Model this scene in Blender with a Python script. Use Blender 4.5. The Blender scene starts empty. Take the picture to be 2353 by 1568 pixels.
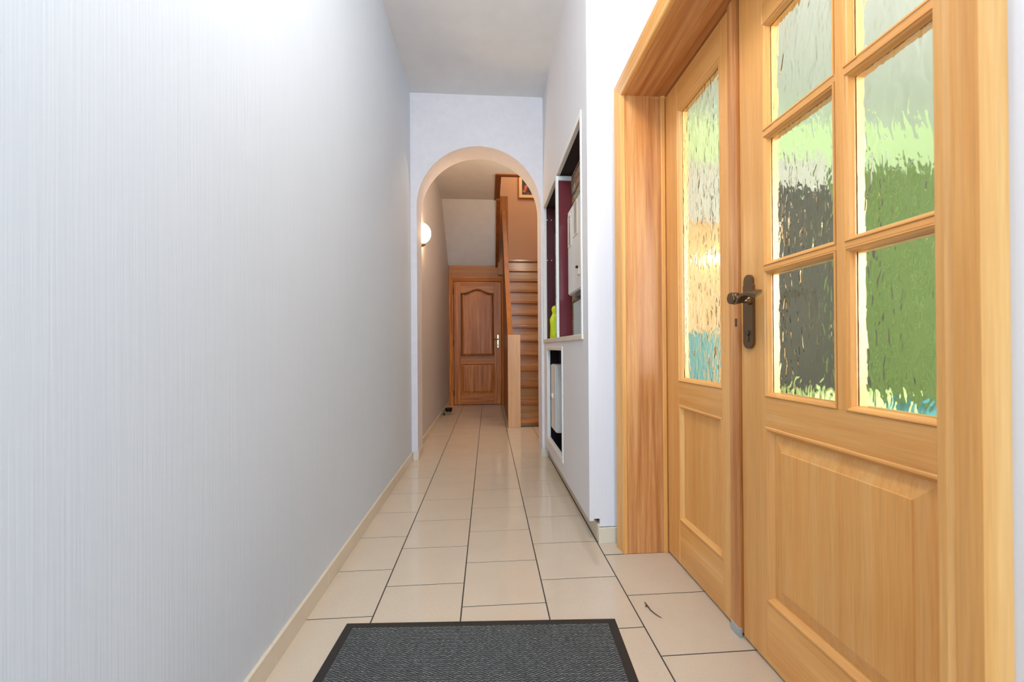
import bpy, bmesh, math, random
import numpy as np
from mathutils import Vector, Matrix
random.seed(7)
scene = bpy.context.scene
C = scene.collection

# ------------------------------------------------------------------ camera
W, H, F, CX, CY, EYE = 2353., 1568., 949., 1191.5, 795., .923
yaw, pitch, roll = math.atan(70 / 949.), .004, .0065
fw = Vector((math.sin(yaw) * math.cos(pitch), math.cos(yaw) * math.cos(pitch), math.sin(pitch)))
rt = Vector((math.cos(yaw), -math.sin(yaw), 0)); up = rt.cross(fw)
rt, up = rt * math.cos(roll) - up * math.sin(roll), up * math.cos(roll) + rt * math.sin(roll)
cam = bpy.data.cameras.new('camera'); camo = bpy.data.objects.new('camera', cam); C.objects.link(camo)
M = Matrix((rt, up, -fw)).transposed().to_4x4(); M.translation = (0, 0, EYE)
camo.matrix_world = M
cam.sensor_width = 36; cam.lens = F / W * 36; cam.clip_start = .02
cam.shift_x = -(CX - W / 2) / W; cam.shift_y = (CY - H / 2) / W
cam.dof.use_dof = True; cam.dof.focus_distance = 2.1; cam.dof.aperture_fstop = 4.5
scene.camera = camo

# ------------------------------------------------------------------ world, lights, exposure
vs = scene.view_settings
vs.view_transform = 'Standard'; vs.look = 'None'; vs.gamma = 1; vs.use_curve_mapping = False; vs.exposure = 0.59
wd = bpy.data.worlds.new('world'); scene.world = wd; wd.use_nodes = True
wd.node_tree.nodes['Background'].inputs[0].default_value = (.75, .86, 1, 1)
wd.node_tree.nodes['Background'].inputs[1].default_value = 1.0

def area(name, loc, direction, sx, sy, power, col, spread=180):
    l = bpy.data.lights.new(name, 'AREA'); l.shape = 'RECTANGLE'; l.size = sx; l.size_y = sy
    l.energy = power; l.color = col; l.spread = math.radians(spread)
    o = bpy.data.objects.new(name, l); C.objects.link(o); o.location = loc
    o.rotation_euler = Vector(direction).to_track_quat('-Z', 'Z').to_euler()
    return o
def point(name, loc, r, power, col):
    l = bpy.data.lights.new(name, 'POINT'); l.shadow_soft_size = r; l.energy = power; l.color = col
    o = bpy.data.objects.new(name, l); C.objects.link(o); o.location = loc
    return o
area('front_door_daylight', (0, -3.22, 1.72), (0, 1, 0), .86, 1.8, 56, (.56, .78, 1))      # glazed street door behind the camera
area('room_window_daylight', (2.7, -1.62, 1.6), (0, 1, 0), 2.2, 1.9, 165, (1, .99, .96))     # street window of the room on the right
point('hall_ceiling_lamp', (.08, .7, 2.60), .16, 29, (1, .95, .89))                          # hall lamp, above the frame
point('stairwell_lamp', (1.02, 7.05, 4.72), .08, 13, (1, .70, .42))                             # lamp on the upper landing
area('stairwell_overhead_fill', (.62, 5.75, 4.86), (0, 0, -1), .8, 1.5, 6, (1, .92, .82))           # added soft light from above, shading the risers under the nosings
point('rear_hall_fill', (.74, 4.2, 2.80), .10, 13, (1, .86, .70))                        # added unseen fill over the foot of the stairs, hidden by the arch pier

# ------------------------------------------------------------------ materials
def lin(c):
    c = c / 255.
    return c / 12.92 if c <= .04045 else ((c + .055) / 1.055) ** 2.4
def rgb(r, g, b): return (lin(r), lin(g), lin(b), 1)

class NT:
    def __init__(s, name):
        s.m = bpy.data.materials.new(name); s.m.use_nodes = True
        s.t = s.m.node_tree; s.b = s.t.nodes['Principled BSDF']; s.out = s.t.nodes['Material Output']
    def n(s, kind, **k):
        x = s.t.nodes.new(kind)
        for a, v in k.items(): setattr(x, a, v)
        return x
    def l(s, a, b): s.t.links.new(a, b)
    def coords(s, scale, rnd=0):
        tc = s.n('ShaderNodeTexCoord'); mp = s.n('ShaderNodeMapping'); mp.inputs['Scale'].default_value = scale
        src = tc.outputs['Object']
        if rnd:
            oi = s.n('ShaderNodeObjectInfo'); mu = s.n('ShaderNodeMath', operation='MULTIPLY'); mu.inputs[1].default_value = rnd
            s.l(oi.outputs['Random'], mu.inputs[0]); ad = s.n('ShaderNodeVectorMath', operation='ADD')
            s.l(src, ad.inputs[0]); s.l(mu.outputs[0], ad.inputs[1]); src = ad.outputs[0]
        s.l(src, mp.inputs['Vector']); return mp.outputs['Vector']
    def noise(s, vec, scale=1, detail=3, rough=.5, dist=0):
        x = s.n('ShaderNodeTexNoise'); x.inputs['Scale'].default_value = scale; x.inputs['Detail'].default_value = detail
        x.inputs['Roughness'].default_value = rough; x.inputs['Distortion'].default_value = dist
        s.l(vec, x.inputs['Vector']); return x.outputs['Fac']
    def ramp(s, fac, stops):
        r = s.n('ShaderNodeValToRGB'); e = r.color_ramp.elements
        while len(e) < len(stops): e.new(.5)
        for el, (p, c) in zip(e, stops): el.position = p; el.color = c
        s.l(fac, r.inputs['Fac']); return r.outputs['Color']
    def mix(s, fac, a, b, mode='MIX'):
        x = s.n('ShaderNodeMix', data_type='RGBA', blend_type=mode)
        for v, i in ((fac, 0), (a, 6), (b, 7)):
            if hasattr(v, 'is_linked'): s.l(v, x.inputs[i])
            else: x.inputs[i].default_value = v
        return x.outputs[2]
    def bump(s, h, strength, dist):
        x = s.n('ShaderNodeBump'); x.inputs['Strength'].default_value = strength; x.inputs['Distance'].default_value = dist
        s.l(h, x.inputs['Height']); s.l(x.outputs['Normal'], s.b.inputs['Normal']); return x
    def set(s, **k):
        for a, v in k.items(): s.b.inputs[a.replace('_', ' ')].default_value = v
        return s

def plain(name, col, rough=.5, metal=0, bump=0, bscale=60, **k):
    t = NT(name); t.set(Roughness=rough, Metallic=metal, **k)
    v = t.coords((1, 1, 1), 3); f = t.noise(v, bscale, 3)
    t.l(t.mix(f, tuple(x * .93 for x in col[:3]) + (1,), tuple(min(1, x * 1.06) for x in col[:3]) + (1,)), t.b.inputs['Base Color'])
    if bump: t.bump(f, bump, .003)
    return t.m

def wood(name, axis, dark, mid, light, rough=.34, stripe=26., contrast=1., coat=.15):
    t = NT(name); t.set(Roughness=rough); t.b.inputs['Coat Weight'].default_value = coat; t.b.inputs['Coat Roughness'].default_value = .25
    sc = [stripe] * 3; sc['xyz'.index(axis)] = stripe * .035
    v = t.coords(sc, 11)
    a = t.noise(v, 1, 5, .62, .35)
    fs = [stripe * 9] * 3; fs['xyz'.index(axis)] = stripe * .22
    b = t.noise(t.coords(fs, 5), 1, 2, .6)
    bs = [5.] * 3; bs['xyz'.index(axis)] = .5
    c = t.noise(t.coords(bs, 7), 1, 2)
    col = t.ramp(a, [(.5 - .24 / contrast, dark), (.5, mid), (.5 + .22 / contrast, light)])
    fine = t.ramp(b, [(.3, (.88, .85, .82, 1)), (.62, (1.03, 1.025, 1.02, 1))])
    broad = t.ramp(c, [(.3, (.86, .84, .82, 1)), (.7, (1.06, 1.06, 1.06, 1))])
    col = t.mix(.8, col, fine, 'MULTIPLY'); col = t.mix(.8, col, broad, 'MULTIPLY')
    if coat < .1: t.b.inputs['Specular IOR Level'].default_value = .3
    t.l(col, t.b.inputs['Base Color']); t.bump(b, .06, .001)
    return t.m

WOODS = {}
PAL = {'honey': (rgb(230, 160, 82), rgb(240, 178, 102), rgb(247, 196, 126), .32, 30, .8),
       'sapele': (rgb(184, 114, 58), rgb(214, 148, 86), rgb(232, 178, 120), .36, 40, 1.15),
       'oakbrown': (rgb(160, 86, 30), rgb(206, 124, 54), rgb(230, 160, 88), .40, 40, 1.15),
       'stair': (rgb(164, 106, 54), rgb(202, 146, 88), rgb(222, 174, 120), .22, 24, 1.0),
       'tread': (rgb(150, 88, 36), rgb(184, 118, 56), rgb(206, 144, 80), .16, 24, 1.0),
       'newel': (rgb(212, 160, 110), rgb(226, 178, 128), rgb(236, 194, 148), .4, 20, .8),
       'header': (rgb(172, 112, 62), rgb(190, 130, 78), rgb(204, 148, 94), .45, 22, .8),
       'darkwood': (rgb(96, 48, 14), rgb(130, 72, 26), rgb(152, 90, 38), .36, 24, 1.0),
       'rail': (rgb(140, 82, 32), rgb(172, 108, 48), rgb(182, 116, 54), .3, 9, .6)}
def wd_(kind, axis):
    k = kind + '_' + axis
    if k not in WOODS:
        p = PAL[kind]; WOODS[k] = wood('wood_' + k, axis, p[0], p[1], p[2], p[3], p[4], p[5], .04 if kind in ('oakbrown', 'header', 'rail') else .15)
    return WOODS[k]

def wallpaper(name, col, along, strength=.35):
    t = NT(name); t.set(Roughness=.6)
    a = t.noise(t.coords((260., 260., 3.)), 1, 2, .5)
    g = t.noise(t.coords((1.4, 1.4, 1.1)), 1, 3)
    c = t.mix(g, tuple(x * .955 for x in col[:3]) + (1,), tuple(min(1, x * 1.03) for x in col[:3]) + (1,))
    c = t.mix(.5, c, t.ramp(a, [(.3, (.95, .95, .955, 1)), (.6, (1.01, 1.01, 1.01, 1))]), 'MULTIPLY')
    t.l(c, t.b.inputs['Base Color'])
    t.bump(a, strength, .0016)
    return t.m

m_wall = wallpaper('ribbed_wallpaper', rgb(216, 225, 234), 'y', .28)
m_wall_s = wallpaper('smooth_ribbed_wallpaper', rgb(229, 227, 229), 'y', .15)
m_plaster = plain('white_plaster', rgb(230, 228, 226), .7, bump=.06, bscale=7)
m_arch = plain('arch_plaster', rgb(228, 224, 227), .65, bump=.03, bscale=20)
m_rear = wallpaper('rear_wallpaper', rgb(206, 200, 198), 'y', .2)
m_stairwall = plain('stairwell_paint', rgb(214, 178, 146), .6, bump=.04, bscale=40)
m_white = plain('white_painted_trim', rgb(238, 236, 230), .35)
m_cream = plain('cream_trim', rgb(224, 214, 198), .4)
m_plinth = None
def stone(name, base, rough, speck=.5):
    t = NT(name); t.set(Roughness=rough); t.b.inputs['IOR'].default_value = 1.6
    a = t.noise(t.coords((1, 1, 1), 9), 9, 4); b = t.noise(t.coords((1, 1, 1), 3), 260, 2)
    c = t.mix(a, tuple(x * .94 for x in base[:3]) + (1,), tuple(min(1, x * 1.05) for x in base[:3]) + (1,))
    c = t.mix(speck, c, t.ramp(b, [(.35, (.91, .90, .88, 1)), (.6, (1.02, 1.02, 1.02, 1))]), 'MULTIPLY')
    t.l(c, t.b.inputs['Base Color']); t.bump(b, .025, .0008)
    return t.m
m_tile = stone('beige_glazed_tile', rgb(214, 198, 176), .07)
m_grout = plain('dark_grout', rgb(74, 66, 60), .85)
m_plinth = stone('cream_plinth_tile', rgb(226, 213, 190), .2)
m_bronze = NT('bronze').set(Metallic=.85, Roughness=.25, Base_Color=rgb(122, 102, 78)).m
m_brass = NT('brass').set(Metallic=1., Roughness=.3, Base_Color=rgb(190, 170, 128)).m
m_nickel = NT('nickel').set(Metallic=1., Roughness=.25, Base_Color=rgb(206, 196, 178)).m
m_black = NT('black_metal').set(Roughness=.35, Base_Color=rgb(22, 20, 20)).m
m_gloss_black = NT('black_gloss').set(Roughness=.1, Base_Color=rgb(10, 10, 12)).m
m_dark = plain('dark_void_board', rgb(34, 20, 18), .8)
m_lacquer = plain('wine_red_film_board', rgb(112, 48, 54), .2, bump=.25, bscale=9)
m_lacquer2 = plain('dark_plum_film_board', rgb(84, 42, 50), .22, bump=.2, bscale=9)
m_enamel = plain('white_enamel', rgb(226, 226, 222), .25)
m_greyb = plain('grey_blue_panel', rgb(176, 186, 188), .5)
m_window = NT('meter_window').set(Roughness=.12, Base_Color=rgb(176, 172, 164)).m
m_lime_plastic = NT('lime_plastic').set(Roughness=.45, Base_Color=rgb(208, 238, 20)).m
m_lime_plastic.node_tree.nodes['Principled BSDF'].inputs['Subsurface Weight'].default_value = .15
m_rubber = plain('black_rubber', rgb(40, 37, 35), .6, bump=.2, bscale=90)

def glass_mat():
    t = NT('rippled_glass'); t.set(Roughness=.045, IOR=1.45, Base_Color=(.94, .985, .95, 1)); t.b.inputs['Transmission Weight'].default_value = 1
    v = t.coords((1, 1, .42), 5)
    a = t.noise(v, 48, 1.5, .45, .5); b = t.noise(v, 18, 1, .5, .3)
    mu = t.n('ShaderNodeMath', operation='MULTIPLY_ADD'); t.l(b, mu.inputs[0]); mu.inputs[1].default_value = 1.3; t.l(a, mu.inputs[2])
    t.bump(mu.outputs[0], .8, .0031)
    return t.m
m_glass = glass_mat()
def emit(name, col, s):
    t = NT(name); t.set(Base_Color=(.9, .9, .9, 1), Roughness=.3); t.b.inputs['Emission Color'].default_value = col; t.b.inputs['Emission Strength'].default_value = s
    return t.m

# ------------------------------------------------------------------ mesh helpers
class MB:
    def __init__(s): s.v = []; s.f = []
    def add(s, vs, fs):
        k = len(s.v); s.v += [tuple(v) for v in vs]; s.f += [tuple(i + k for i in f) for f in fs]; return s
    def box(s, x0, x1, y0, y1, z0, z1, ch=0):
        if x0 > x1: x0, x1 = x1, x0
        if y0 > y1: y0, y1 = y1, y0
        if z0 > z1: z0, z1 = z1, z0
        bm = bmesh.new()
        bmesh.ops.create_cube(bm, size=1)
        for v in bm.verts:
            v.co = ((x0 + x1) / 2 + v.co.x * (x1 - x0), (y0 + y1) / 2 + v.co.y * (y1 - y0), (z0 + z1) / 2 + v.co.z * (z1 - z0))
        if ch: bmesh.ops.bevel(bm, geom=list(bm.edges), offset=ch, segments=2 if ch > .002 else 1, affect='EDGES', profile=.5)
        bm.verts.index_update()
        s.add([v.co[:] for v in bm.verts], [[v.index for v in f.verts] for f in bm.faces]); bm.free(); return s
    def prism(s, poly, axis, a, b):
        """2-D polygon (counter-clockwise or not) extruded along axis; poly gives the other two coords in xyz order."""
        i = 'xyz'.index(axis); n = len(poly)
        def put(p, t): q = list(p); q.insert(i, t); return q
        vs = [put(p, a) for p in poly] + [put(p, b) for p in poly]
        fs = [list(range(n))[::-1], list(range(n, 2 * n))] + [[k, (k + 1) % n, n + (k + 1) % n, n + k] for k in range(n)]
        return s.add(vs, fs)
    def rings(s, loops, cap=True, close=False):
        n = len(loops[0]); vs = [p for l in loops for p in l]; fs = []
        m = len(loops)
        for a in range(m if close else m - 1):
            b = (a + 1) % m
            for k in range(n): fs.append([a * n + k, a * n + (k + 1) % n, b * n + (k + 1) % n, b * n + k])
        if cap and not close: fs.append(list(range((m - 1) * n, m * n)))
        if cap == 'both': fs.append(list(range(n))[::-1])
        return s.add(vs, fs)
    def tube(s, pts, r, n=12, cap=True):
        pts = [Vector(p) for p in pts]; loops = []
        rr = r if isinstance(r, (list, tuple)) else [r] * len(pts)
        prev = None
        for i, p in enumerate(pts):
            d = (pts[min(i + 1, len(pts) - 1)] - pts[max(i - 1, 0)]).normalized()
            u = (prev - d * prev.dot(d)).normalized() if prev else d.orthogonal().normalized()
            prev = u; w = d.cross(u)
            loops.append([p + (u * math.cos(2 * math.pi * k / n) + w * math.sin(2 * math.pi * k / n)) * rr[i] for k in range(n)])
        return s.rings(loops, 'both' if cap else False)
    def lathe(s, prof, c, axis='z', n=32):
        loops = []
        for r, h in prof:
            l = []
            for k in range(n):
                a = 2 * math.pi * k / n; u, w = r * math.cos(a), r * math.sin(a)
                l.append({'z': (c[0] + u, c[1] + w, c[2] + h), 'x': (c[0] + h, c[1] + u, c[2] + w), 'y': (c[0] + u, c[1] + h, c[2] + w)}[axis])
            loops.append(l)
        return s.rings(loops, 'both')

def link(o, parent=None):
    C.objects.link(o)
    if parent: o.parent = parent
    return o
def org(o): return o.get('_org', (0, 0, 0)) if False else ORG.get(o.name, Vector((0, 0, 0)))
ORG = {}
def obj(name, mb, mat, parent=None, smooth=False, origin=None):
    L = org(parent) if parent else None
    if L is None:
        if origin is None:
            a = np.array(mb.v); origin = ((a[:, 0].min() + a[:, 0].max()) / 2, (a[:, 1].min() + a[:, 1].max()) / 2, a[:, 2].min())
        L = Vector(origin)
    me = bpy.data.meshes.new(name)
    me.from_pydata([(v[0] - L[0], v[1] - L[1], v[2] - L[2]) for v in mb.v], [], mb.f)
    bm = bmesh.new(); bm.from_mesh(me); bmesh.ops.recalc_face_normals(bm, faces=bm.faces); bm.to_mesh(me); bm.free()
    if mat: me.materials.append(mat)
    if smooth:
        me.polygons.foreach_set('use_smooth', [True] * len(me.polygons)); me.set_sharp_from_angle(angle=math.radians(38))
    o = bpy.data.objects.new(name, me); link(o, parent)
    if not parent: o.location = L
    ORG[o.name] = L
    return o
def tag(o, label, cat, group=None, kind=None):
    if label: o['label'] = label
    if cat: o['category'] = cat
    if group: o['group'] = group
    if kind: o['kind'] = kind
    return o
def thing(name, loc, label, cat, group=None, kind=None):
    o = bpy.data.objects.new(name, None); o.empty_display_size = .05; C.objects.link(o); o.location = loc; ORG[o.name] = Vector(loc)
    return tag(o, label, cat, group, kind)
def struct(name, mb, mat, label=None, cat=None, **k):
    o = obj(name, mb, mat, **k); o['kind'] = 'structure'
    if label: o['label'] = label
    if cat: o['category'] = cat
    return o
def rect_loop(y0, y1, z0, z1, inset, x):
    return [(x, y0 + inset, z0 + inset), (x, y1 - inset, z0 + inset), (x, y1 - inset, z1 - inset), (x, y0 + inset, z1 - inset)]
def rect_loop_y(x0, x1, z0, z1, inset, y):
    return [(x0 + inset, y, z0 + inset), (x1 - inset, y, z0 + inset), (x1 - inset, y, z1 - inset), (x0 + inset, y, z1 - inset)]

# ------------------------------------------------------------------ plan of the place (metres; camera stands at 0,0)
XL, XR, XD = -.632, .472, .61           # left wall, boxed-in wall, door wall
YA0, YA1 = 3.465, 3.705                 # arch wall
ZC, ZC2 = 3.04, 3.0                     # ceilings
YF = 6.74                               # far door wall
YB, XS = 7.7, 1.15                      # stairwell back and side wall
Y0 = -3.2                               # street wall
ZT = 4.9

# ------------------------------------------------------------------ floor and tiles
fl = struct('floor', MB().box(XL - .1, 1.3, Y0, YB, -.06, -.0011), m_grout, 'hall floor of beige glazed tiles with dark joints', 'floor')
colx = [-.702, -.4005, -.099, .2035, .508, .8115, 1.115]
offs = [1.46, 1.6375, 1.486, 1.632, 1.503, 1.63]
P_ = .3022; G = .0024
def lay(x0, x1, a, b):
    if x1 - x0 > .015 and b - a > .015: obj('tile', MB().box(x0, x1, a, b, -.012, 0, .0004), m_tile, fl)
for ci in range(6):
    x0, x1 = max(colx[ci] + G, XL + .001), colx[ci + 1] - G
    y = offs[ci] - 15 * P_
    while y < YF:
        a, b = max(y + G, Y0 + .005), min(y + P_ - G, YF - .005)
        y += P_
        if ci == 4:                                  # door sill, boxed-in wall, arch pier and stairs cut this column
            lay(x0, min(x1, XD - .002), a, min(b, .50))
            lay(x0, x1, max(a, .512), min(b, 1.80))
            lay(x0, min(x1, XD - .002), max(a, .512 if b < .6 else 1.8035), min(b, 1.919)) if b > 1.8 else None
            lay(x0, x1, max(a, YA1 + .002), min(b, 4.79))
        elif ci == 5: lay(x0, x1, max(a, YA1 + .002), min(b, 4.79))
        elif ci == 3:
            lay(x0, x1, a, min(b, 4.79)); lay(x0, .244, max(a, 4.79), b)
        else: lay(x0, x1, a, b)

# ------------------------------------------------------------------ walls, ceilings
struct('wall_left', MB().box(XL - .12, XL, Y0, YA1 - .1, 0, ZC), m_wall, 'long left hall wall with ribbed pale wallpaper', 'wall')
struct('wall_left_rear', MB().box(XL - .12, XL, YA1 - .1, YB, 0, ZT), m_rear, 'rear left wall carrying the glowing lamp', 'wall')
mb = MB()
mb.box(XD, .88, Y0, .505, 0, ZC).box(XD, .88, 1.81, 1.93, 0, ZC).box(XD, .88, .505, 1.81, 2.06, ZC)
struct('wall_right', mb, m_wall_s, 'right hall wall around the wooden glazed double door', 'wall')
# arch wall
xa0, xa1, zs, cxa = -.582, .451, 2.094, -.0655
ra = (xa1 - xa0) / 2
poly = [(XL - .05, 0), (xa0, 0), (xa0, zs)]
poly += [(cxa - ra * math.cos(t), zs + ra * math.sin(t)) for t in [math.pi * k / 64 for k in range(1, 64)]]
poly += [(xa1, zs), (xa1, 0), (XS, 0), (XS, ZC + .2), (XL - .05, ZC + .2)]
struct('wall_arch', MB().prism(poly, 'y', YA0, YA1), m_arch, 'pale cross wall with a round arched passage', 'wall')
struct('ceiling', MB().box(XL - .05, .95, Y0, YA0, ZC, ZC + .1), m_plaster, 'white plaster ceiling of the front hall', 'ceiling')
struct('ceiling_rear', MB().box(XL, XS, YA1, 4.93, ZC2, ZC2 + .25).box(XL, .10, 4.93, 5.80, ZC2, ZC2 + .25), m_plaster, 'rear hall ceiling behind the arch', 'ceiling')
# slope under the upper flight
struct('ceiling_slope', MB().prism([(5.80, ZC2), (YF + .02, 2.247), (YF + .02, 2.40), (5.80, ZC2 + .25)], 'x', XL, .126), m_plaster, 'white sloping soffit under the upper stairs', 'ceiling')
struct('wall_stair_right', MB().box(XS, XS + .1, YA0, YB, 0, ZT), m_stairwall, 'stairwell side wall to the right of the steps', 'wall')
struct('wall_stair_back', MB().box(XL, XS, YB, YB + .1, 0, ZT), m_stairwall, 'brown stairwell wall above the steps', 'wall')
struct('wall_stair_front', MB().box(XL, XS, 4.80, 4.93, ZC2 + .25, ZT), m_stairwall, 'stairwell wall above the rear ceiling', 'wall')
struct('ceiling_stair', MB().box(XL, XS, 4.8, YB, ZT, ZT + .1), m_plaster, 'ceiling of the upper stairwell', 'ceiling')
# street wall behind the camera, with its door glass left as an opening for daylight
mb = MB().box(XL - .1, -.45, Y0 - .2, Y0, 0, ZC).box(.45, XD, Y0 - .2, Y0, 0, ZC).box(-.45, .45, Y0 - .2, Y0, 2.65, ZC).box(-.45, .45, Y0 - .2, Y0, 0, .80)
struct('wall_front', mb, m_wall_s, 'street wall behind the viewer with a tall glazed opening', 'wall')

# baseboards: tiles set upright
bl = struct('baseboard_left', MB().box(XL - .004, XL + .002, Y0, YA0, 0, .06), m_grout, 'cream tiled skirting along the left wall', 'skirting')
y = Y0 + .01; L = .30
yy = -3.15
while yy < YA0 - .01:
    b = min(yy + .4, YA0 - .001)
    obj('skirting_tile', MB().box(XL - .002, XL + .010, yy + .0008, b - .0008, 0, .068, .001), m_plinth, bl); yy += .4
ba = struct('baseboard_arch', MB().box(XL + .012, xa0 + .006, YA0 - .010, YA0 + .002, 0, .068, .001), m_plinth, 'cream skirting tile wrapping the left arch pier', 'skirting')
obj('skirting_tile', MB().box(xa0 - .003, xa0 + .008, YA0 - .004, YA1 + .005, 0, .068, .001), m_plinth, ba)
obj('skirting_tile', MB().box(xa1 - .010, xa1 + .05, YA0 - .012, YA0, 0, .068, .001), m_plinth, ba)
br = struct('baseboard_rear', MB().box(XL - .002, XL + .010, YA1 + .005, 5.2, 0, .068, .001), m_plinth, 'skirting tiles of the rear left wall', 'skirting')
obj('skirting_tile', MB().box(XL - .002, XL + .010, 5.202, YF, 0, .068, .001), m_plinth, br)
bb = struct('baseboard_right', MB().box(.511, .525, 1.925, 2.65, 0, .085, .001), m_plinth, 'shadowed skirting under the raised boxed-in wall', 'skirting')
obj('skirting_tile', MB().box(.511, .525, 2.652, YA0 - .013, 0, .085, .001), m_plinth, bb)
obj('skirting_tile', MB().box(.512, .607, 1.908, 1.92, 0, .072, .001), m_plinth, bb)

# ------------------------------------------------------------------ boxed-in wall with two openings
ny0, ny1, nz0, nz1 = 2.04, 3.41, .985, 2.085
ly0, ly1, lz0, lz1 = 2.606, 3.25, .212, .905
ys = [1.92, ny0, ly0, ly1, ny1, YA0]; zs_ = [.102, lz0, lz1, nz0, nz1, ZC]
mb = MB()
for i in range(5):
    for j in range(5):
        if 1 <= i <= 3 and j == 3: continue
        if i == 2 and j == 1: continue
        mb.box(XR, XR + .02, ys[i], ys[i + 1], zs_[j], zs_[j + 1])
mb.box(XR + .02, .522, 1.92, 1.94, .112, ZC).box(.522, XD + .002, 1.92, 1.94, .074, ZC)
wn = struct('wall_niche', mb, m_wall_s, 'boxed-in wall with two open white-framed recesses', 'wall')
# back of the recess: old brick wall
wb = struct('wall_brick', MB().box(.582, .88, 1.94, YA0, 0, ZC), plain('old_mortar', rgb(176, 164, 144), .9, bump=.8, bscale=40), 'rough old brick wall inside the recess', 'wall')
def brickmat():
    t = NT('old_brick'); t.set(Roughness=.9)
    oi = t.n('ShaderNodeObjectInfo'); c = t.ramp(oi.outputs['Random'], [(0, rgb(168, 98, 60)), (.22, rgb(190, 172, 148)), (.5, rgb(150, 122, 100)), (.75, rgb(198, 184, 160)), (1, rgb(176, 150, 124))])
    f = t.noise(t.coords((1, 1, 1), 5), 55, 4)
    t.l(t.mix(.7, c, t.ramp(f, [(.35, (.45, .4, .38, 1)), (.6, (1.1, 1.08, 1.05, 1))]), 'MULTIPLY'), t.b.inputs['Base Color']); t.bump(f, .9, .008); return t.m
m_brick = brickmat()
zz = .99; row = 0
while zz < 2.09:
    yy = 1.95 + (row % 2) * .1 - .1
    while yy < YA0 - .03:
        a, b = max(yy, 1.945), min(yy + .19, YA0 - .005)
        if b - a > .03:
            dx = random.uniform(-.007, .004)
            obj('brick', MB().box(.575 + dx, .60, a, b, zz, min(zz + .05, 2.083), .003), m_brick, wb)
        yy += .2
    zz += .06; row += 1
# lining boards
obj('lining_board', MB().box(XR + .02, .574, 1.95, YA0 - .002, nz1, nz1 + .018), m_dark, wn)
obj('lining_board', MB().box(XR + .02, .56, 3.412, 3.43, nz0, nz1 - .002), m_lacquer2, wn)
dv = obj('divider_board', MB().box(XR + .005, .566, 2.742, 2.762, nz0 + .012, nz1 - .04, .003), m_lacquer, wn)
obj('divider_edge_strip', MB().box(XR - .012, XR + .006, 2.738, 2.766, nz0 + .002, nz1 - .012, .002), m_white, wn)
obj('bracket_bar', MB().box(XR + .004, .566, 2.725, 2.765, nz1 - .045, nz1 - .016, .003), m_enamel, wn)
obj('shelf_board', MB().box(XR + .02, .574, 1.95, 3.43, nz0 - .014, nz0 - .001), m_enamel, wn)
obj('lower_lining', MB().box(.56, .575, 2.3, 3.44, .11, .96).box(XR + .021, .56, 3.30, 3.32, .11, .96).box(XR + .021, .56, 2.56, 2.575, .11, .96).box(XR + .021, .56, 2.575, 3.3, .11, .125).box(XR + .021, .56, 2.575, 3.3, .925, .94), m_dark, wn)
for dx in (.497, .533):
    for dz in (1.647, 1.983):
        obj('screw_cap', MB().lathe([(.0045, -.003), (.0045, .001), (.002, .002)], (dx, 3.411, dz), 'y', 10), m_enamel, wn)
# white frames
def wall_frame(name, y0, y1, z0, z1, mat, w, label):
    pr = [(-w, XR - .001), (-w, XR - .005), (-w + .003, XR - .008), (-.001, XR - .008), (.004, XR - .004), (.004, XR + .017)]
    mb = MB().rings([rect_loop(y0, y1, z0, z1, i, x) for i, x in pr], cap=False)
    return struct(name, mb, mat, label, 'frame')
t1 = wall_frame('trim_1', ny0, ny1, nz0, nz1, m_white, .020, 'white frame strip around the tall wall recess')
obj('sill_strip', MB().box(XR - .0105, XR + .003, ny0 - .0225, ny1 + .022, nz0 - .024, nz0 + .002, .001), m_cream, t1)
wall_frame('trim_2', ly0, ly1, lz0, lz1, m_white, .024, 'white frame around the low wall recess')

# meter cabinet in the tall recess
t = thing('meter_cabinet', (.56, 2.35, 1.22), 'white enamel meter cabinet with two small windows in tall wall recess', 'meter box')
obj('body', MB().box(.527, .572, 2.06, 2.655, 1.255, 1.80, .008), m_enamel, t)
obj('door', MB().box(.521, .5275, 2.07, 2.645, 1.262, 1.792, .003), m_enamel, t)
for (a, b, c, d) in ((2.54, 2.63, 1.56, 1.76), (2.36, 2.47, 1.585, 1.785)):
    fr = obj('window_frame', MB().rings([rect_loop(a, b, c, d, i, x) for i, x in ((0, .521), (0, .517), (.008, .517), (.01, .520))], cap=False), m_cream, t)
    obj('window_pane', MB().box(.5195, .5205, a + .01, b - .01, c + .01, d - .01), m_window, fr)
lk = obj('latch', MB().box(.512, .522, 2.30, 2.34, 1.335, 1.375, .002), m_cream, t)
obj('latch_knob', MB().lathe([(.008, 0), (.008, -.012), (.004, -.014)], (.513, 2.32, 1.38), 'x', 12), m_black, lk)
t = thing('backing_board', (.56, 2.3, 1.0), 'plain grey-blue panel standing below the white meter cabinet', 'board')
obj('panel_board', MB().box(.548, .568, 2.06, 2.62, nz0 + .002, 1.205, .003), m_greyb, t)
obj('gap_strip', MB().box(.530, .566, 2.30, 2.48, 1.222, 1.25, .003), m_black, t)  # black strip in the gap below the cabinet
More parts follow.
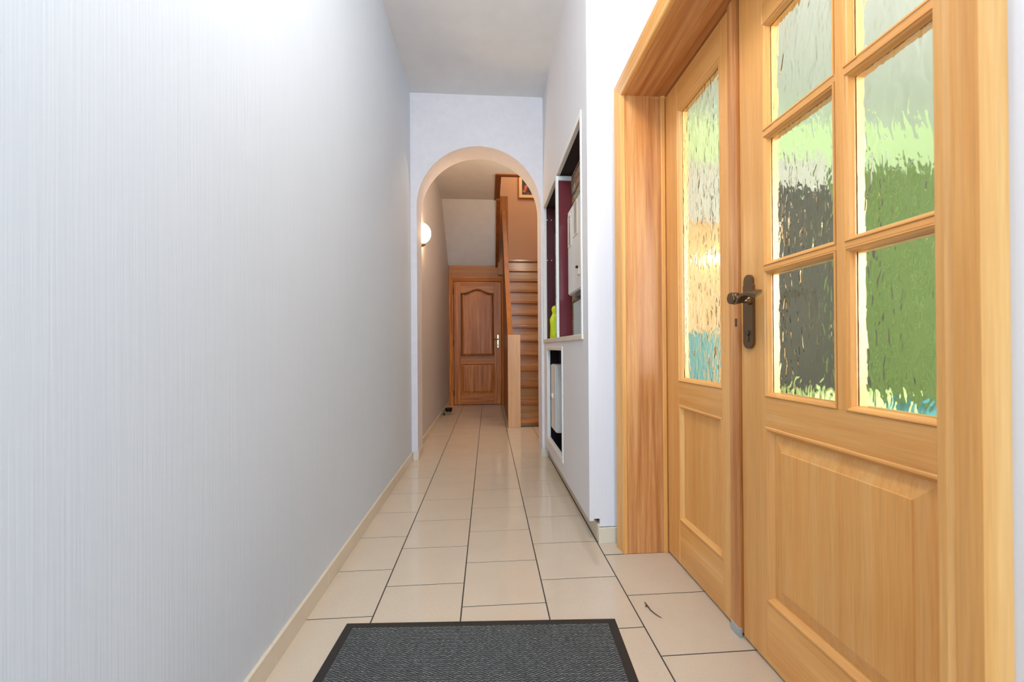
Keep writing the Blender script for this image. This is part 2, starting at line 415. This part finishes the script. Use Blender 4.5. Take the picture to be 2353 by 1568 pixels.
# lime bag
def blob(cx, cy, z0, hgt, rx, ry, prof, nu=28, seed=1):
    rnd = random.Random(seed); ph = [rnd.uniform(0, 6.28) for _ in range(8)]
    loops = []
    for (t_, r_) in prof:
        l = []
        for k in range(nu):
            a = 2 * math.pi * k / nu
            f = 1 + .10 * math.sin(3 * a + ph[0] + 5 * t_) + .06 * math.sin(5 * a + ph[1] - 9 * t_) + .04 * math.sin(9 * a + ph[2] + 14 * t_)
            l.append((cx + rx * r_ * f * math.cos(a), cy + ry * r_ * f * math.sin(a), z0 + hgt * t_ + .004 * math.sin(4 * a + ph[3] + 8 * t_) * min(1, t_ * 5)))
        loops.append(l)
    return MB().rings(loops, 'both')
prof = [(0, .86), (.03, .97), (.15, 1), (.32, .96), (.5, .98), (.6, .94), (.66, .78), (.71, .58), (.75, .46), (.80, .46), (.87, .6), (.94, .56), (1, .3)]
tag(obj('lime_bag', blob(.530, 3.25, nz0 + .002, .262, .038, .08, prof), m_lime_plastic, smooth=True),
    'fluorescent lime yellow plastic bag standing in tall wall recess', 'bag')
# white box in the low recess
t = thing('dial_box', (.52, 3.06, .30), 'white wall box with round dial in low wall recess', 'box')
obj('body', MB().box(.492, .556, 2.96, 3.17, .30, .795, .006), m_enamel, t)
obj('cover', MB().box(.484, .494, 2.955, 3.175, .305, .79, .006), m_enamel, t)
kn = obj('dial', MB().lathe([(.022, 0), (.022, -.006), (.018, -.011), (.012, -.0115)], (.485, 3.09, .555), 'x', 28), m_white, t, smooth=True)
obj('dial_mark', MB().lathe([(.010, 0), (.009, -.006)], (.474, 3.09, .555), 'x', 18), m_bronze, kn)

# ------------------------------------------------------------------ double door in the right wall
OY0, OY1, OZ = .512, 1.802, 2.048
XF = .80
fr = thing('trim_3', (.61, 1.15, 0), 'wooden casing and deep jambs of the double door', 'door frame', kind='structure')
cas = [(0, -.0045), (0, .010), (.004, .014), (.016, .016), (.022, .012), (.03, .015), (.046, .021), (.062, .024), (.071, .018), (.073, -.002)]
def casing(seg):
    def pt(k, u, v):
        x = XD - v
        return [(x, OY0 - u, 0), (x, OY0 - u, OZ + u), (x, OY1 + u, OZ + u), (x, OY1 + u, 0)][k]
    return MB().rings([[pt(seg, u, v) for u, v in cas], [pt(seg + 1, u, v) for u, v in cas]], 'both')
for sgm in range(3):
    obj('casing', casing(sgm), wd_('honey', 'y' if sgm == 1 else 'z'), fr, smooth=False)
obj('jamb', MB().box(XD + .004, .86, OY1, OY1 + .02, 0, OZ + .01), wd_('sapele', 'z'), fr)
obj('jamb', MB().box(XD + .004, .86, OY0 - .02, OY0, 0, OZ + .01), wd_('sapele', 'z'), fr)
obj('head', MB().box(XD + .004, .86, OY0 - .02, OY1 + .02, OZ, OZ + .02), wd_('sapele', 'y'), fr)
obj('door_stop', MB().box(XF - .022, XF - .003, OY1 - .009, OY1, 0, OZ, .002), wd_('honey', 'z'), fr)

def leaf_frame(root, y0, y1, stA, stB, rails, zt):
    """stiles at y0..stA and stB..y1, rails [(z0,z1)] between them"""
    obj('stile', MB().box(XF, XF + .04, y0, stA, .008, zt, .0015), wd_('honey', 'z'), root)
    obj('stile', MB().box(XF, XF + .04, stB, y1, .008, zt, .0015), wd_('honey', 'z'), root)
    for a, b in rails:
        obj('rail', MB().box(XF + .0004, XF + .0396, stA, stB, a, b, .0012), wd_('honey', 'y'), root)
def glazing(root, y0, y1, z0, z1, w=.013, mould='moulding'):
    pr = [(0, XF + .0005), (.001, XF - .002), (.004, XF - .002), (.0055, XF + .001), (.009, XF + .003), (w - .002, XF + .009), (w, XF + .0135), (w, XF + .0165)]
    loops = [rect_loop(y0, y1, z0, z1, i, x) for i, x in pr]
    for k in range(4):
        mb = MB(); mb.rings([[l[k] for l in loops], [l[(k + 1) % 4] for l in loops]], cap=False)
        # open strips: drop the wrap-around face by using plain quads
        n = len(loops); mb = MB().add([l[k] for l in loops] + [l[(k + 1) % 4] for l in loops], [[i, i + 1, n + i + 1, n + i] for i in range(n - 1)])
        obj(mould, mb, wd_('honey', 'y' if k in (0, 2) else 'z'), root)
    # rear bead
    mb = MB().rings([rect_loop(y0, y1, z0, z1, i, x) for i, x in ((0, XF + .0395), (w, XF + .0395), (w, XF + .0215))], cap=False)
    obj('rear_bead', mb, wd_('honey', 'z'), root)
    obj('pane', MB().box(XF + .0167, XF + .0207, y0 + w - .006, y1 - w + .006, z0 + w - .006, z1 - w + .006), m_glass, root)
def raised(root, y0, y1, z0, z1, bevel):
    pr = [(0, XF + .0005), (.003, XF - .0025), (.008, XF - .0025), (.012, XF + .003), (.018, XF + .012), (.020, XF + .0135)]
    loops = [rect_loop(y0, y1, z0, z1, i, x) for i, x in pr]; n = len(loops)
    for k in range(4):
        obj('moulding', MB().add([l[k] for l in loops] + [l[(k + 1) % 4] for l in loops], [[i, i + 1, n + i + 1, n + i] for i in range(n - 1)]), wd_('honey', 'y' if k in (0, 2) else 'z'), root)
    if bevel: pr = [(.019, XF + .03), (.019, XF + .0135), (.024, XF + .013), (.060, XF + .004), (.062, XF + .002)]
    else: pr = [(.019, XF + .03), (.019, XF + .0135)]
    obj('panel', MB().rings([rect_loop(y0, y1, z0, z1, i, x) for i, x in pr]), wd_('honey', 'z'), root)

# active leaf
d1 = thing('door_1', (XF + .02, .89, 0), 'wide wooden door leaf with six rippled panes and bronze handle', 'door', kind='structure')
A0, A1 = .535, 1.252
sa, sb = .668, 1.143
leaf_frame(d1, A0, A1, sa, sb, [(.008, .183), (.690, .776), (1.858, 2.040)], 2.040)
mid0, mid1 = .870, .894
obj('mullion', MB().box(XF + .0004, XF + .0396, mid0, mid1, .776, 1.858, .0012), wd_('honey', 'z'), d1)
zr = [.776, 1.142, 1.155, 1.532, 1.546, 1.858]
for (ya, yb) in ((sa, mid0), (mid1, sb)):
    for z, zh in ((1.142, 1.155), (1.532, 1.546)):
        obj('glazing_bar', MB().box(XF + .0002, XF + .0396, ya, yb, z, zh, .001), wd_('honey', 'y'), d1)
    for k in range(3):
        glazing(d1, ya, yb, zr[2 * k], zr[2 * k + 1])
raised(d1, sa, sb, .183, .690, True)
# handle
hd = obj('handle_plate', MB().prism([(1.206 + .0235 * s, z) for s, z in []] or
     [(1.206 + .0235 * math.cos(a), .938 + .0235 * math.sin(a)) for a in [math.pi + math.pi * k / 12 for k in range(13)]] +
     [(1.2295, 1.106), (1.2265, 1.110)] + [(1.206 + .0205 * math.cos(a), 1.119 + .0215 * math.sin(a)) for a in [math.pi * k / 12 for k in range(13)]] + [(1.1855, 1.110), (1.1825, 1.106)],
     'x', XF - .009, XF + .001), m_bronze, d1)
lev = MB()
path = [(1.207 + .0125 * math.cos(a), 1.0685 + .0125 * math.sin(a)) for a in [math.radians(d) for d in range(-10, 262, 16)]]
path += [(1.196, 1.0535), (1.184, 1.056), (1.172, 1.064), (1.160, 1.0725), (1.148, 1.0765), (1.130, 1.0765), (1.110, 1.0725), (1.094, 1.067)]
th = .0042; loops = []
for i, (py, pz) in enumerate(path):
    a = Vector(path[max(i - 1, 0)]); b = Vector(path[min(i + 1, len(path) - 1)]); d = (b - a).normalized(); nn = Vector((-d.y, d.x)) * th
    u = i / (len(path) - 1); wdt = .011 + (.004 if u > .75 else 0); xc = .748 + .004 * u
    if i == len(path) - 1: wdt *= .6
    tw = .5 * max(0, (u - .6) / .4)      # blade turns to face the viewer
    loops.append([(xc - wdt, py + nn.x - tw * 0, pz + nn.y - tw * .012), (xc + wdt, py + nn.x, pz + nn.y + tw * .012), (xc + wdt, py - nn.x, pz - nn.y + tw * .012), (xc - wdt, py - nn.x, pz - nn.y - tw * .012)])
lev.rings(loops, 'both')
lever = obj('lever', lev, m_bronze, hd, smooth=True)
obj('lever_scroll', MB().lathe([(.0165, -.012), (.0178, -.010), (.0178, .010), (.0165, .012)], (.748, 1.207, 1.0685), 'x', 28), m_bronze, hd, smooth=True)
obj('neck', MB().lathe([(.010, 0), (.0135, -.006), (.0135, -.012), (.008, -.018), (.0075, -.050)], (XF - .008, 1.190, 1.060), 'x', 24), m_bronze, hd, smooth=True)
obj('key_cylinder', MB().lathe([(.0085, 0), (.0085, -.006), (.007, -.007)], (XF - .008, 1.206, .962), 'x', 20).box(XF - .0125, XF - .008, 1.2015, 1.2105, .935, .96, .001), m_bronze, hd)
obj('keyhole', MB().box(XF - .0155, XF - .0148, 1.2047, 1.2073, .957, .967), m_black, hd)

# inactive leaf
d2 = thing('door_2', (XF + .02, 1.52, 0), 'narrow wooden door leaf with one tall rippled pane', 'door', kind='structure')
B0, B1 = 1.300, 1.799
leaf_frame(d2, B0, B1, 1.362, 1.686, [(.008, .190), (.678, .776), (1.922, 2.040)], 2.040)
glazing(d2, 1.362, 1.686, .776, 1.922, .016)
raised(d2, 1.362, 1.686, .190, .678, False)
obj('meeting_strip', MB().box(XF - .012, XF + .04, 1.2555, 1.300, .012, 2.040, .004), wd_('sapele', 'z'), d2)
obj('strip_foot', MB().box(XF - .0135, XF - .002, 1.254, 1.302, .0, .03, .002), m_greyb, d2)
obj('strike_plate', MB().box(XF - .0128, XF - .0115, 1.2555, 1.266, .985, 1.01), m_bronze, d2)

# ------------------------------------------------------------------ room behind the double door
m_roomwall = plain('olive_green_wall', rgb(112, 130, 70), .7)  # lower wall is olive, the band above it lime
m_limewall = plain('lime_green_wall', rgb(198, 220, 164), .7)
m_roomceil = plain('room_ceiling_white', rgb(244, 248, 248), .7)
m_roomfloor = stone('pale_room_tile', rgb(226, 216, 200), .25)
RX0, RX1, RY0, RY1 = .88, 5.2, -1.6, 3.66
struct('floor_room', MB().box(RX0 - .27, RX1, .5, 1.82, -.05, -.003).box(RX0, RX1, RY0, RY1, -.05, -.003), m_roomfloor, 'floor of the green room behind the glazed door', 'floor')
wr = struct('wall_room', MB().box(RX0, RX1, RY1, RY1 + .1, 0, 2.60).box(RX1, RX1 + .1, RY0, RY1, 0, 2.60), m_roomwall, 'olive green wall seen through the rippled glass', 'wall')
obj('upper_wall_band', MB().box(RX0, RX1, RY1 - .004, RY1 + .1, 2.60, ZC).box(RX1 - .004, RX1 + .1, RY0, RY1, 2.60, ZC), m_limewall, wr)
struct('ceiling_room', MB().box(RX0, RX1, RY0, RY1, ZC - .02, ZC + .1), m_roomceil, 'pale ceiling of the green room', 'ceiling')
struct('wall_room_front', MB().box(RX0, 1.6, RY0 - .2, RY0, 0, ZC).box(3.8, RX1, RY0 - .2, RY0, 0, ZC).box(1.6, 3.8, RY0 - .2, RY0, 0, .65).box(1.6, 3.8, RY0 - .2, RY0, 2.55, ZC), m_roomwall, 'street wall of the green room with its window opening', 'wall')
m_teal = plain('teal_fabric', rgb(88, 150, 150), .8)
m_darkcab = plain('dark_taupe_cabinet', rgb(70, 66, 52), .75)
m_greycab = plain('grey_box', rgb(186, 184, 170), .6)
m_tanwood = wood('tan_cabinet', 'z', rgb(186, 138, 80), rgb(214, 172, 112), rgb(226, 190, 134))
m_cush = plain('pale_green_fabric', rgb(206, 226, 150), .9)
t = thing('tall_cabinet', (2.62, 3.4, 0), 'dark taupe tall cabinet behind the middle rippled panes', 'cabinet')
obj('body', MB().box(2.22, 2.98, 3.18, 3.64, .06, 2.22, .004), m_darkcab, t)
for a, b in ((2.225, 2.597), (2.603, 2.975)):
    dd = obj('door', MB().box(a, b, 3.162, 3.182, .07, 2.21, .003), m_darkcab, t)
    obj('handle', MB().box((b - .04) if a < 2.4 else (a + .03), (b - .03) if a < 2.4 else (a + .04), 3.145, 3.163, 1.0, 1.2, .002), m_nickel, dd)
obj('plinth', MB().box(2.24, 2.96, 3.2, 3.62, 0, .06), m_black, t)
tag(obj('storage_box', MB().box(2.28, 2.9, 3.2, 3.6, 2.222, 2.46, .01).box(2.27, 2.91, 3.19, 3.61, 2.41, 2.47, .008), m_greycab), 'pale grey lidded box on top of the dark tall cabinet', 'box')
t = thing('bookcase', (1.66, 3.4, 0), 'tan wooden cabinet behind the narrow rippled pane', 'cabinet')
obj('side_panel', MB().box(1.28, 1.30, 3.2, 3.64, 0, 1.9), m_tanwood, t); obj('side_panel', MB().box(2.08, 2.10, 3.2, 3.64, 0, 1.9), m_tanwood, t)
obj('top', MB().box(1.27, 2.11, 3.19, 3.64, 1.9, 1.925, .003), m_tanwood, t)
for a, b in ((1.302, 1.688), (1.692, 2.078)):
    dd = obj('door', MB().box(a, b, 3.185, 3.205, .05, 1.895, .003), m_tanwood, t); obj('knob', MB().lathe([(.006, 0), (.012, -.012), (.012, -.02), (.004, -.024)], (b - .03 if a < 1.5 else a + .03, 3.186, 1.0), 'y', 14), m_brass, dd)
tag(obj('storage_box', MB().box(1.32, 2.06, 3.22, 3.6, 1.926, 2.40, .012).box(1.31, 2.07, 3.21, 3.61, 2.36, 2.42, .008), m_greycab), 'large grey lidded box on top of the tan wooden cabinet', 'box')
t = thing('wall_light', (1.83, 3.185, 1.55), 'small glowing globe added on the tan wooden cabinet for a warm sparkle', 'lamp')  # added glowing globe, makes the warm sparkle in the narrow pane
obj('base', MB().lathe([(.03, 0), (.03, -.015), (.012, -.02)], (1.83, 3.184, 1.62), 'y', 20), m_brass, t)
obj('globe', MB().lathe([(.045 * math.sin(a) + 1e-4, -.05 - .045 * math.cos(a) * -1) for a in [math.pi * k / 12 for k in range(13)]], (1.83, 3.165, 1.62), 'y', 20), emit('room_globe', (1, .86, .6, 1), 12), t, smooth=True)
n_ = 240; cur = []
for k in range(n_ + 1):
    u = k / n_; cur.append((3.08 + 1.5 * u, 3.42 + (.08 * math.sin(u * 48)) + .02 * math.sin(u * 23 + 1)))
t = thing('added_curtain', (3.8, 3.42, 0), 'added leaf green pleats making light and dark waves behind the widest panes', 'added_curtain')  # added cloth, its folds put light and dark waves into the panes
obj('cloth', MB().prism(cur + [(x, y_ + .006) for x, y_ in cur[::-1]], 'z', .04, 2.50), plain('leaf_green_cloth', rgb(124, 146, 78), .8), t, smooth=True)
obj('rod', MB().tube([(2.99, 3.42, 2.53), (4.7, 3.42, 2.53)], .014, 12), m_nickel, t)
t = thing('armchair', (1.32, 2.55, 0), 'teal armchair behind the foot of the narrow pane', 'armchair')
obj('seat', MB().box(1.12, 1.52, 2.2, 2.8, .18, .46, .04), m_teal, t); obj('backrest', MB().box(1.04, 1.60, 2.72, 2.92, .2, 1.02, .05), m_teal, t)
obj('armrest', MB().box(1.00, 1.12, 2.2, 2.85, .16, .64, .04), m_teal, t); obj('armrest', MB().box(1.52, 1.64, 2.2, 2.85, .16, .64, .04), m_teal, t)
for x in (1.06, 1.58):
    for y_ in (2.26, 2.8): obj('leg', MB().lathe([(.018, 0), (.025, .17)], (x, y_, 0), 'z', 10), m_black, t)
t = thing('bench', (2.55, 2.75, 0), 'low bench with pale green cushions under the middle panes', 'bench')
obj('frame', MB().box(2.1, 3.4, 2.6, 3.05, .22, .30, .005), m_tanwood, t)
for x in (2.15, 3.35):
    for y_ in (2.65, 3.0): obj('leg', MB().box(x - .025, x + .025, y_ - .025, y_ + .025, 0, .22), m_tanwood, t)
tag(obj('cushion', MB().box(2.12, 2.72, 2.6, 3.04, .302, .60, .05), m_cush, smooth=True), 'pale green cushion on the low bench, nearer the narrow pane', 'cushion')
tag(obj('cushion', MB().box(2.76, 3.36, 2.6, 3.04, .302, .48, .05), m_teal, smooth=True), 'teal cushion on the low bench beside the pale green cushion', 'cushion')

# ------------------------------------------------------------------ far door
d3 = thing('door_3', (-.17, YF, 0), 'brown panelled wooden door with arched upper panel at hall end', 'door', kind='structure')
yf = YF - .02
dx0, dx1 = -.548, .213
sA, sB = -.548 + .105, .213 - .112
obj('stile', MB().box(dx0, sA, yf, yf + .04, .006, 1.99, .002), wd_('oakbrown', 'z'), d3)
obj('stile', MB().box(sB, dx1, yf, yf + .04, .006, 1.99, .002), wd_('oakbrown', 'z'), d3)
obj('rail', MB().box(sA, sB, yf, yf + .04, .006, .175, .002), wd_('oakbrown', 'x'), d3)
obj('rail', MB().box(sA, sB, yf, yf + .04, .665, .78, .002), wd_('oakbrown', 'x'), d3)
def arch_top(x0, x1, zs, rise, n=20, inset=0):
    out = []
    for k in range(n + 1):
        u = k / n; out.append((x0 + (x1 - x0) * u, zs + rise * .5 * (1 - math.cos(2 * math.pi * min(max((u - .06) / .88, 0), 1)))))
    return out
top = arch_top(sA, sB, 1.815, .065)
obj('rail', MB().prism([(sA, 1.99), (sB, 1.99)] + top[::-1], 'y', yf, yf + .04), wd_('oakbrown', 'x'), d3)
def arch_loop(i, y): return [(sA + i, y, .78 + i), (sB - i, y, .78 + i)] + [(sB - i - (sB - sA - 2 * i) * k / 20, y, z - i) for k, (x, z) in enumerate(arch_top(sA, sB, 1.815, .065)[::-1])]
obj('moulding', MB().rings([arch_loop(i, y) for i, y in ((0, yf + .001), (.004, yf - .004), (.012, yf - .003), (.03, yf + .018))], cap=False), wd_('darkwood', 'z'), d3)
obj('panel', MB().rings([arch_loop(i, y) for i, y in ((.029, yf + .018), (.036, yf + .017), (.050, yf + .008))]), wd_('oakbrown', 'z'), d3)
lo = lambda i, y: rect_loop_y(sA, sB, .175, .665, i, y)
obj('moulding', MB().rings([lo(i, y) for i, y in ((0, yf + .001), (.004, yf - .003), (.010, yf - .002), (.02, yf + .014))], cap=False), wd_('oakbrown', 'z'), d3)
obj('panel', MB().rings([lo(i, y) for i, y in ((.019, yf + .014), (.026, yf + .013), (.05, yf + .006))]), wd_('oakbrown', 'z'), d3)
hp = obj('handle_plate', MB().box(.142, .180, yf - .007, yf, .918, 1.135, .006), m_brass, d3)
obj('lever', MB().tube([(.161, yf - .004, 1.06), (.161, yf - .045, 1.06), (.150, yf - .055, 1.058), (.10, yf - .055, 1.068), (.06, yf - .052, 1.064)], [.010, .010, .010, .008, .006], 12), m_bronze, hp, smooth=True)
obj('keyhole', MB().box(.156, .166, yf - .0075, yf - .0065, .945, .975), m_black, hp)
for z in (1.83, 1.0, .19): obj('hinge', MB().lathe([(.008, -.05), (.008, .05)], (dx0 - .004, yf - .004, z), 'z', 10), m_black, d3)
t4 = thing('trim_4', (-.17, YF, 0), 'dark stained casing and broad header around the far door', 'door frame', kind='structure')
def far_cas(seg):
    pr = [(0, 0), (0, .012), (.012, .02), (.05, .034), (.062, .036), (.068, .03), (.068, -.01)]
    a, b, zt = dx0 - .006, dx1 + .006, 1.996
    def pt(k, u, v): y_ = YF - .01 - v; return [(a - u, y_, 0), (a - u, y_, zt + u), (b + u, y_, zt + u), (b + u, y_, 0)][k]
    return MB().rings([[pt(seg, u, v) for u, v in pr], [pt(seg + 1, u, v) for u, v in pr]], 'both')
for sgm in range(3): obj('casing', far_cas(sgm), wd_('oakbrown', 'x' if sgm == 1 else 'z'), t4)
obj('header_board', MB().box(XL + .003, .34, YF - .022, YF + .01, 2.058, 2.252, .002), wd_('header', 'x'), t4)
obj('edge_strip', MB().box(XL + .0005, XL + .009, YF - .03, YF, 0, 2.06), wd_('header', 'z'), t4)
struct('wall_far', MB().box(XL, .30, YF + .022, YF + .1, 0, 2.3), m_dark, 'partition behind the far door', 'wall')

# ------------------------------------------------------------------ staircase
st = thing('staircase', (.7, 4.75, 0), 'steep wooden staircase with square newel post rising behind the arch', 'staircase')
D1, Gn, Z1, R1 = 4.76, .172, .0462, .192
for n in range(13):
    yn = D1 + Gn * n; zb = Z1 + R1 * n
    z_prev = 0 if n == 0 else Z1 + R1 * (n - 1) + .034
    ye = yn + Gn + .066 if n < 12 else YB - .001
    obj('tread', MB().box(.30, XS - .001, yn, ye, zb, zb + .034, .003), wd_('tread', 'x'), st)
    obj('riser', MB().box(.305, XS - .002, yn + .066, yn + .078, z_prev, zb), wd_('stair', 'x'), st)
obj('newel_post', MB().box(.227, .371, 4.745, 4.875, 0, 1.068, .003), wd_('newel', 'z'), st)
def sl(y, z0=1.04): return z0 + (y - 4.86) * 1.175
obj('handrail', MB().prism([(4.86, sl(4.86) - .05), (6.62, sl(6.62) - .05), (6.62, sl(6.62)), (4.86, sl(4.86))], 'x', .238, .284), wd_('rail', 'y'), st)
obj('handrail_cap', MB().prism([(4.86, sl(4.86)), (6.62, sl(6.62)), (6.62, sl(6.62) + .028), (4.86, sl(4.86) + .028)], 'x', .231, .291), wd_('rail', 'y'), st)
obj('side_panel', MB().prism([(4.86, .0), (6.62, .0), (6.62, sl(6.62) - .05), (4.86, sl(4.86) - .05)], 'x', .246, .272), wd_('darkwood', 'z'), st)
obj('stringer', MB().prism([(4.80, .0), (5.0, 0), (6.72, 1.98), (6.72, 2.42), (4.80, .22)], 'x', .272, .302), wd_('rail', 'z'), st)
obj('landing_post', MB().box(.165, .333, 6.63, 6.70, 2.095, 3.36, .002), wd_('header', 'z'), st)
obj('upper_stringer', MB().prism([(5.79, ZC2 - .03), (YF - .02, 2.222), (YF - .02, 2.55), (5.79, ZC2 + .3)], 'x', .126, .182), wd_('darkwood', 'y'), st)
ot = thing('trim_5', (.15, 5.2, 2.95), 'dark wood lining around the stairwell opening in the ceiling', 'trim', kind='structure')
obj('lining_board', MB().box(.0985, .172, 4.9852, 5.80, ZC2 - .006, ZC2 + .26), wd_('darkwood', 'y'), ot)
obj('lining_board', MB().box(.0985, XS - .001, 4.9285, 4.985, ZC2 - .014, ZC2 + .26), wd_('darkwood', 'x'), ot)
obj('corner_block', MB().box(.126, .185, 5.74, 5.80, ZC2 - .028, ZC2 - .004, .002), wd_('rail', 'x'), ot)

# picture in the stairwell
t = thing('framed_picture', (.80, YB - .02, 3.70), 'framed dark print with pale mount on stairwell wall', 'picture')
px0, px1, pz0, pz1 = .582, 1.0, 3.712, 4.26
obj('frame', MB().rings([rect_loop_y(px0, px1, pz0, pz1, i, y) for i, y in ((0, YB - .001), (0, YB - .028), (.004, YB - .032), (.016, YB - .03), (.018, YB - .016))], cap=False), plain('gilt_orange_frame', rgb(206, 132, 40), .3), t)
obj('mount', MB().box(px0 + .017, px1 - .017, YB - .017, YB - .012, pz0 + .017, pz1 - .017), plain('cream_card', rgb(246, 226, 190), .8), t)
tt = NT('blurred_print'); tt.set(Roughness=.5)
f = tt.noise(tt.coords((1, 1, 1)), 9, 1)
tt.l(tt.ramp(f, [(.42, rgb(52, 38, 30)), (.52, rgb(92, 64, 54)), (.62, rgb(220, 118, 84))]), tt.b.inputs['Base Color'])
obj('print', MB().box(px0 + .07, px1 - .07, YB - .019, YB - .0165, pz0 + .07, pz1 - .07), tt.m, t)

# ------------------------------------------------------------------ wall lamp
t = thing('wall_lamp', (XL, 3.97, 1.85), 'glowing white half globe lamp on brass bracket on rear left wall', 'lamp')
lc = (XL + .004, 3.965, 2.012)
prof = [(.098 * math.cos(a), .093 * math.sin(a)) for a in [math.pi / 2 * k / 12 for k in range(12)]] + [(.001, .093)]
obj('globe', MB().lathe([(r, h) for r, h in prof], lc, 'x', 36), emit('lamp_globe', (1, .68, .37, 1), 40), t, smooth=True)
obj('back_plate', MB().lathe([(.100, -.004), (.100, .003)], lc, 'x', 36), m_brass, t)
obj('bracket', MB().lathe([(.030, 0), (.028, .012), (.012, .045), (.005, .048)], (XL, 3.955, 1.905), 'x', 20), m_brass, t, smooth=True)

# ------------------------------------------------------------------ things on the floor
t = thing('door_mat', (-.044, 1.10, 0), 'charcoal ribbed door mat with black rubber border in the foreground', 'mat')
t.rotation_euler.z = math.radians(-3.2)
mw, md = .90, .60
pr = [(0, .0), (0, .0025), (.004, .0045), (.028, .006), (.032, .004)]
def ml(i, z): return [(-mw / 2 + i, -md / 2 + i, z), (mw / 2 - i, -md / 2 + i, z), (mw / 2 - i, md / 2 - i, z), (-mw / 2 + i, md / 2 - i, z)]
ORG[t.name] = Vector((0, 0, 0))
obj('border', MB().rings([ml(i, z) for i, z in pr]), m_rubber, t)
nx, nyy = 500, 430
gx = np.linspace(-mw / 2 + .030, mw / 2 - .030, nx); gy = np.linspace(-md / 2 + .030, md / 2 - .030, nyy)
XX, YY = np.meshgrid(gx, gy)
rowp = YY / .0078
ph = 2 * np.pi * (rowp + .27 * np.sin(2 * np.pi * XX / .0168 + 1.3 * np.sin(YY * 9) + .8 * np.sin(XX * 13)) + .10 * np.sin(XX * 61 + YY * 23))
rng = np.random.default_rng(3)
ZZ = .0055 + .0026 * (.5 + .5 * np.sin(ph)) * (.75 + .25 * np.sin(2 * np.pi * XX / .0168 + np.pi * np.floor(rowp))) + rng.normal(0, .00022, XX.shape)
vv = np.stack([XX, YY, ZZ], -1).reshape(-1, 3)
ii = np.arange(nx * nyy).reshape(nyy, nx)
ff = np.stack([ii[:-1, :-1], ii[:-1, 1:], ii[1:, 1:], ii[1:, :-1]], -1).reshape(-1, 4)
me = bpy.data.meshes.new('pile'); me.vertices.add(len(vv)); me.vertices.foreach_set('co', vv.astype(np.float32).ravel())
me.loops.add(ff.size); me.loops.foreach_set('vertex_index', ff.astype(np.int32).ravel()); me.polygons.add(len(ff))
me.polygons.foreach_set('loop_start', np.arange(0, ff.size, 4, dtype=np.int32)); me.update(); me.validate()
rib = me.attributes.new('rib', 'FLOAT', 'POINT'); rib.data.foreach_set('value', np.clip((.5 + .5 * np.sin(ph)) ** 2.2, 0, 1).astype(np.float32).ravel())
tm = NT('charcoal_pile'); tm.set(Roughness=.75)
at_ = tm.n('ShaderNodeAttribute', attribute_name='rib')          # grey yarn ribs woven on a black ground
f = tm.noise(tm.coords((60, 260, 1)), 1, 3, .7); g = tm.noise(tm.coords((1, 1, 1)), 14, 3)
yarn = tm.ramp(f, [(.30, rgb(70, 73, 74)), (.5, rgb(116, 119, 116)), (.70, rgb(166, 167, 160))])
c = tm.mix(at_.outputs['Fac'], rgb(30, 31, 33), yarn)
tm.l(tm.mix(.5, c, tm.ramp(g, [(.3, (.8, .8, .8, 1)), (.7, (1.1, 1.1, 1.1, 1))]), 'MULTIPLY'), tm.b.inputs['Base Color'])
me.materials.append(tm.m); o = bpy.data.objects.new('pile', me); link(o, t); o['kind'] = 'stuff'

t = thing('bowl', (-.575, 6.06, 0), 'small shiny black bowl on floor by the rear left wall', 'bowl')
obj('body', MB().lathe([(.040, .001), (.046, .004), (.050, .030), (.052, .045), (.049, .046), (.046, .030), (.042, .012), (.001, .010)], (-.575, 6.06, 0), 'z', 32), m_gloss_black, t, smooth=True)
obj('rim', MB().lathe([(.0505, .046), (.053, .047), (.0535, .050), (.050, .052), (.0475, .049)], (-.575, 6.06, 0), 'z', 32), m_gloss_black, t, smooth=True)
t = thing('doorstop', (-.617, 5.72, 0), 'tiny dark doorstop against skirting of rear left wall', 'doorstop')
obj('body', MB().lathe([(.014, 0), (.014, .012), (.010, .03), (.006, .034)], (-.606, 5.72, 0), 'z', 14), m_black, t, smooth=True)
t = thing('twig', (.565, 1.41, 0), 'thin dry twig lying on a floor tile by the double door', 'twig')
obj('stem', MB().tube([(.556, 1.452, .003), (.557, 1.430, .005), (.560, 1.408, .003), (.567, 1.388, .003), (.577, 1.372, .002), (.582, 1.366, .002)], [.0018, .0022, .002, .0017, .0014, .0008], 6), plain('dry_twig', rgb(92, 74, 58), .8), t)
obj('bud', MB().tube([(.556, 1.436, .004), (.551, 1.428, .005), (.549, 1.424, .003)], [.001, .0026, .0008], 6), plain('dry_bud', rgb(84, 66, 50), .8), t)
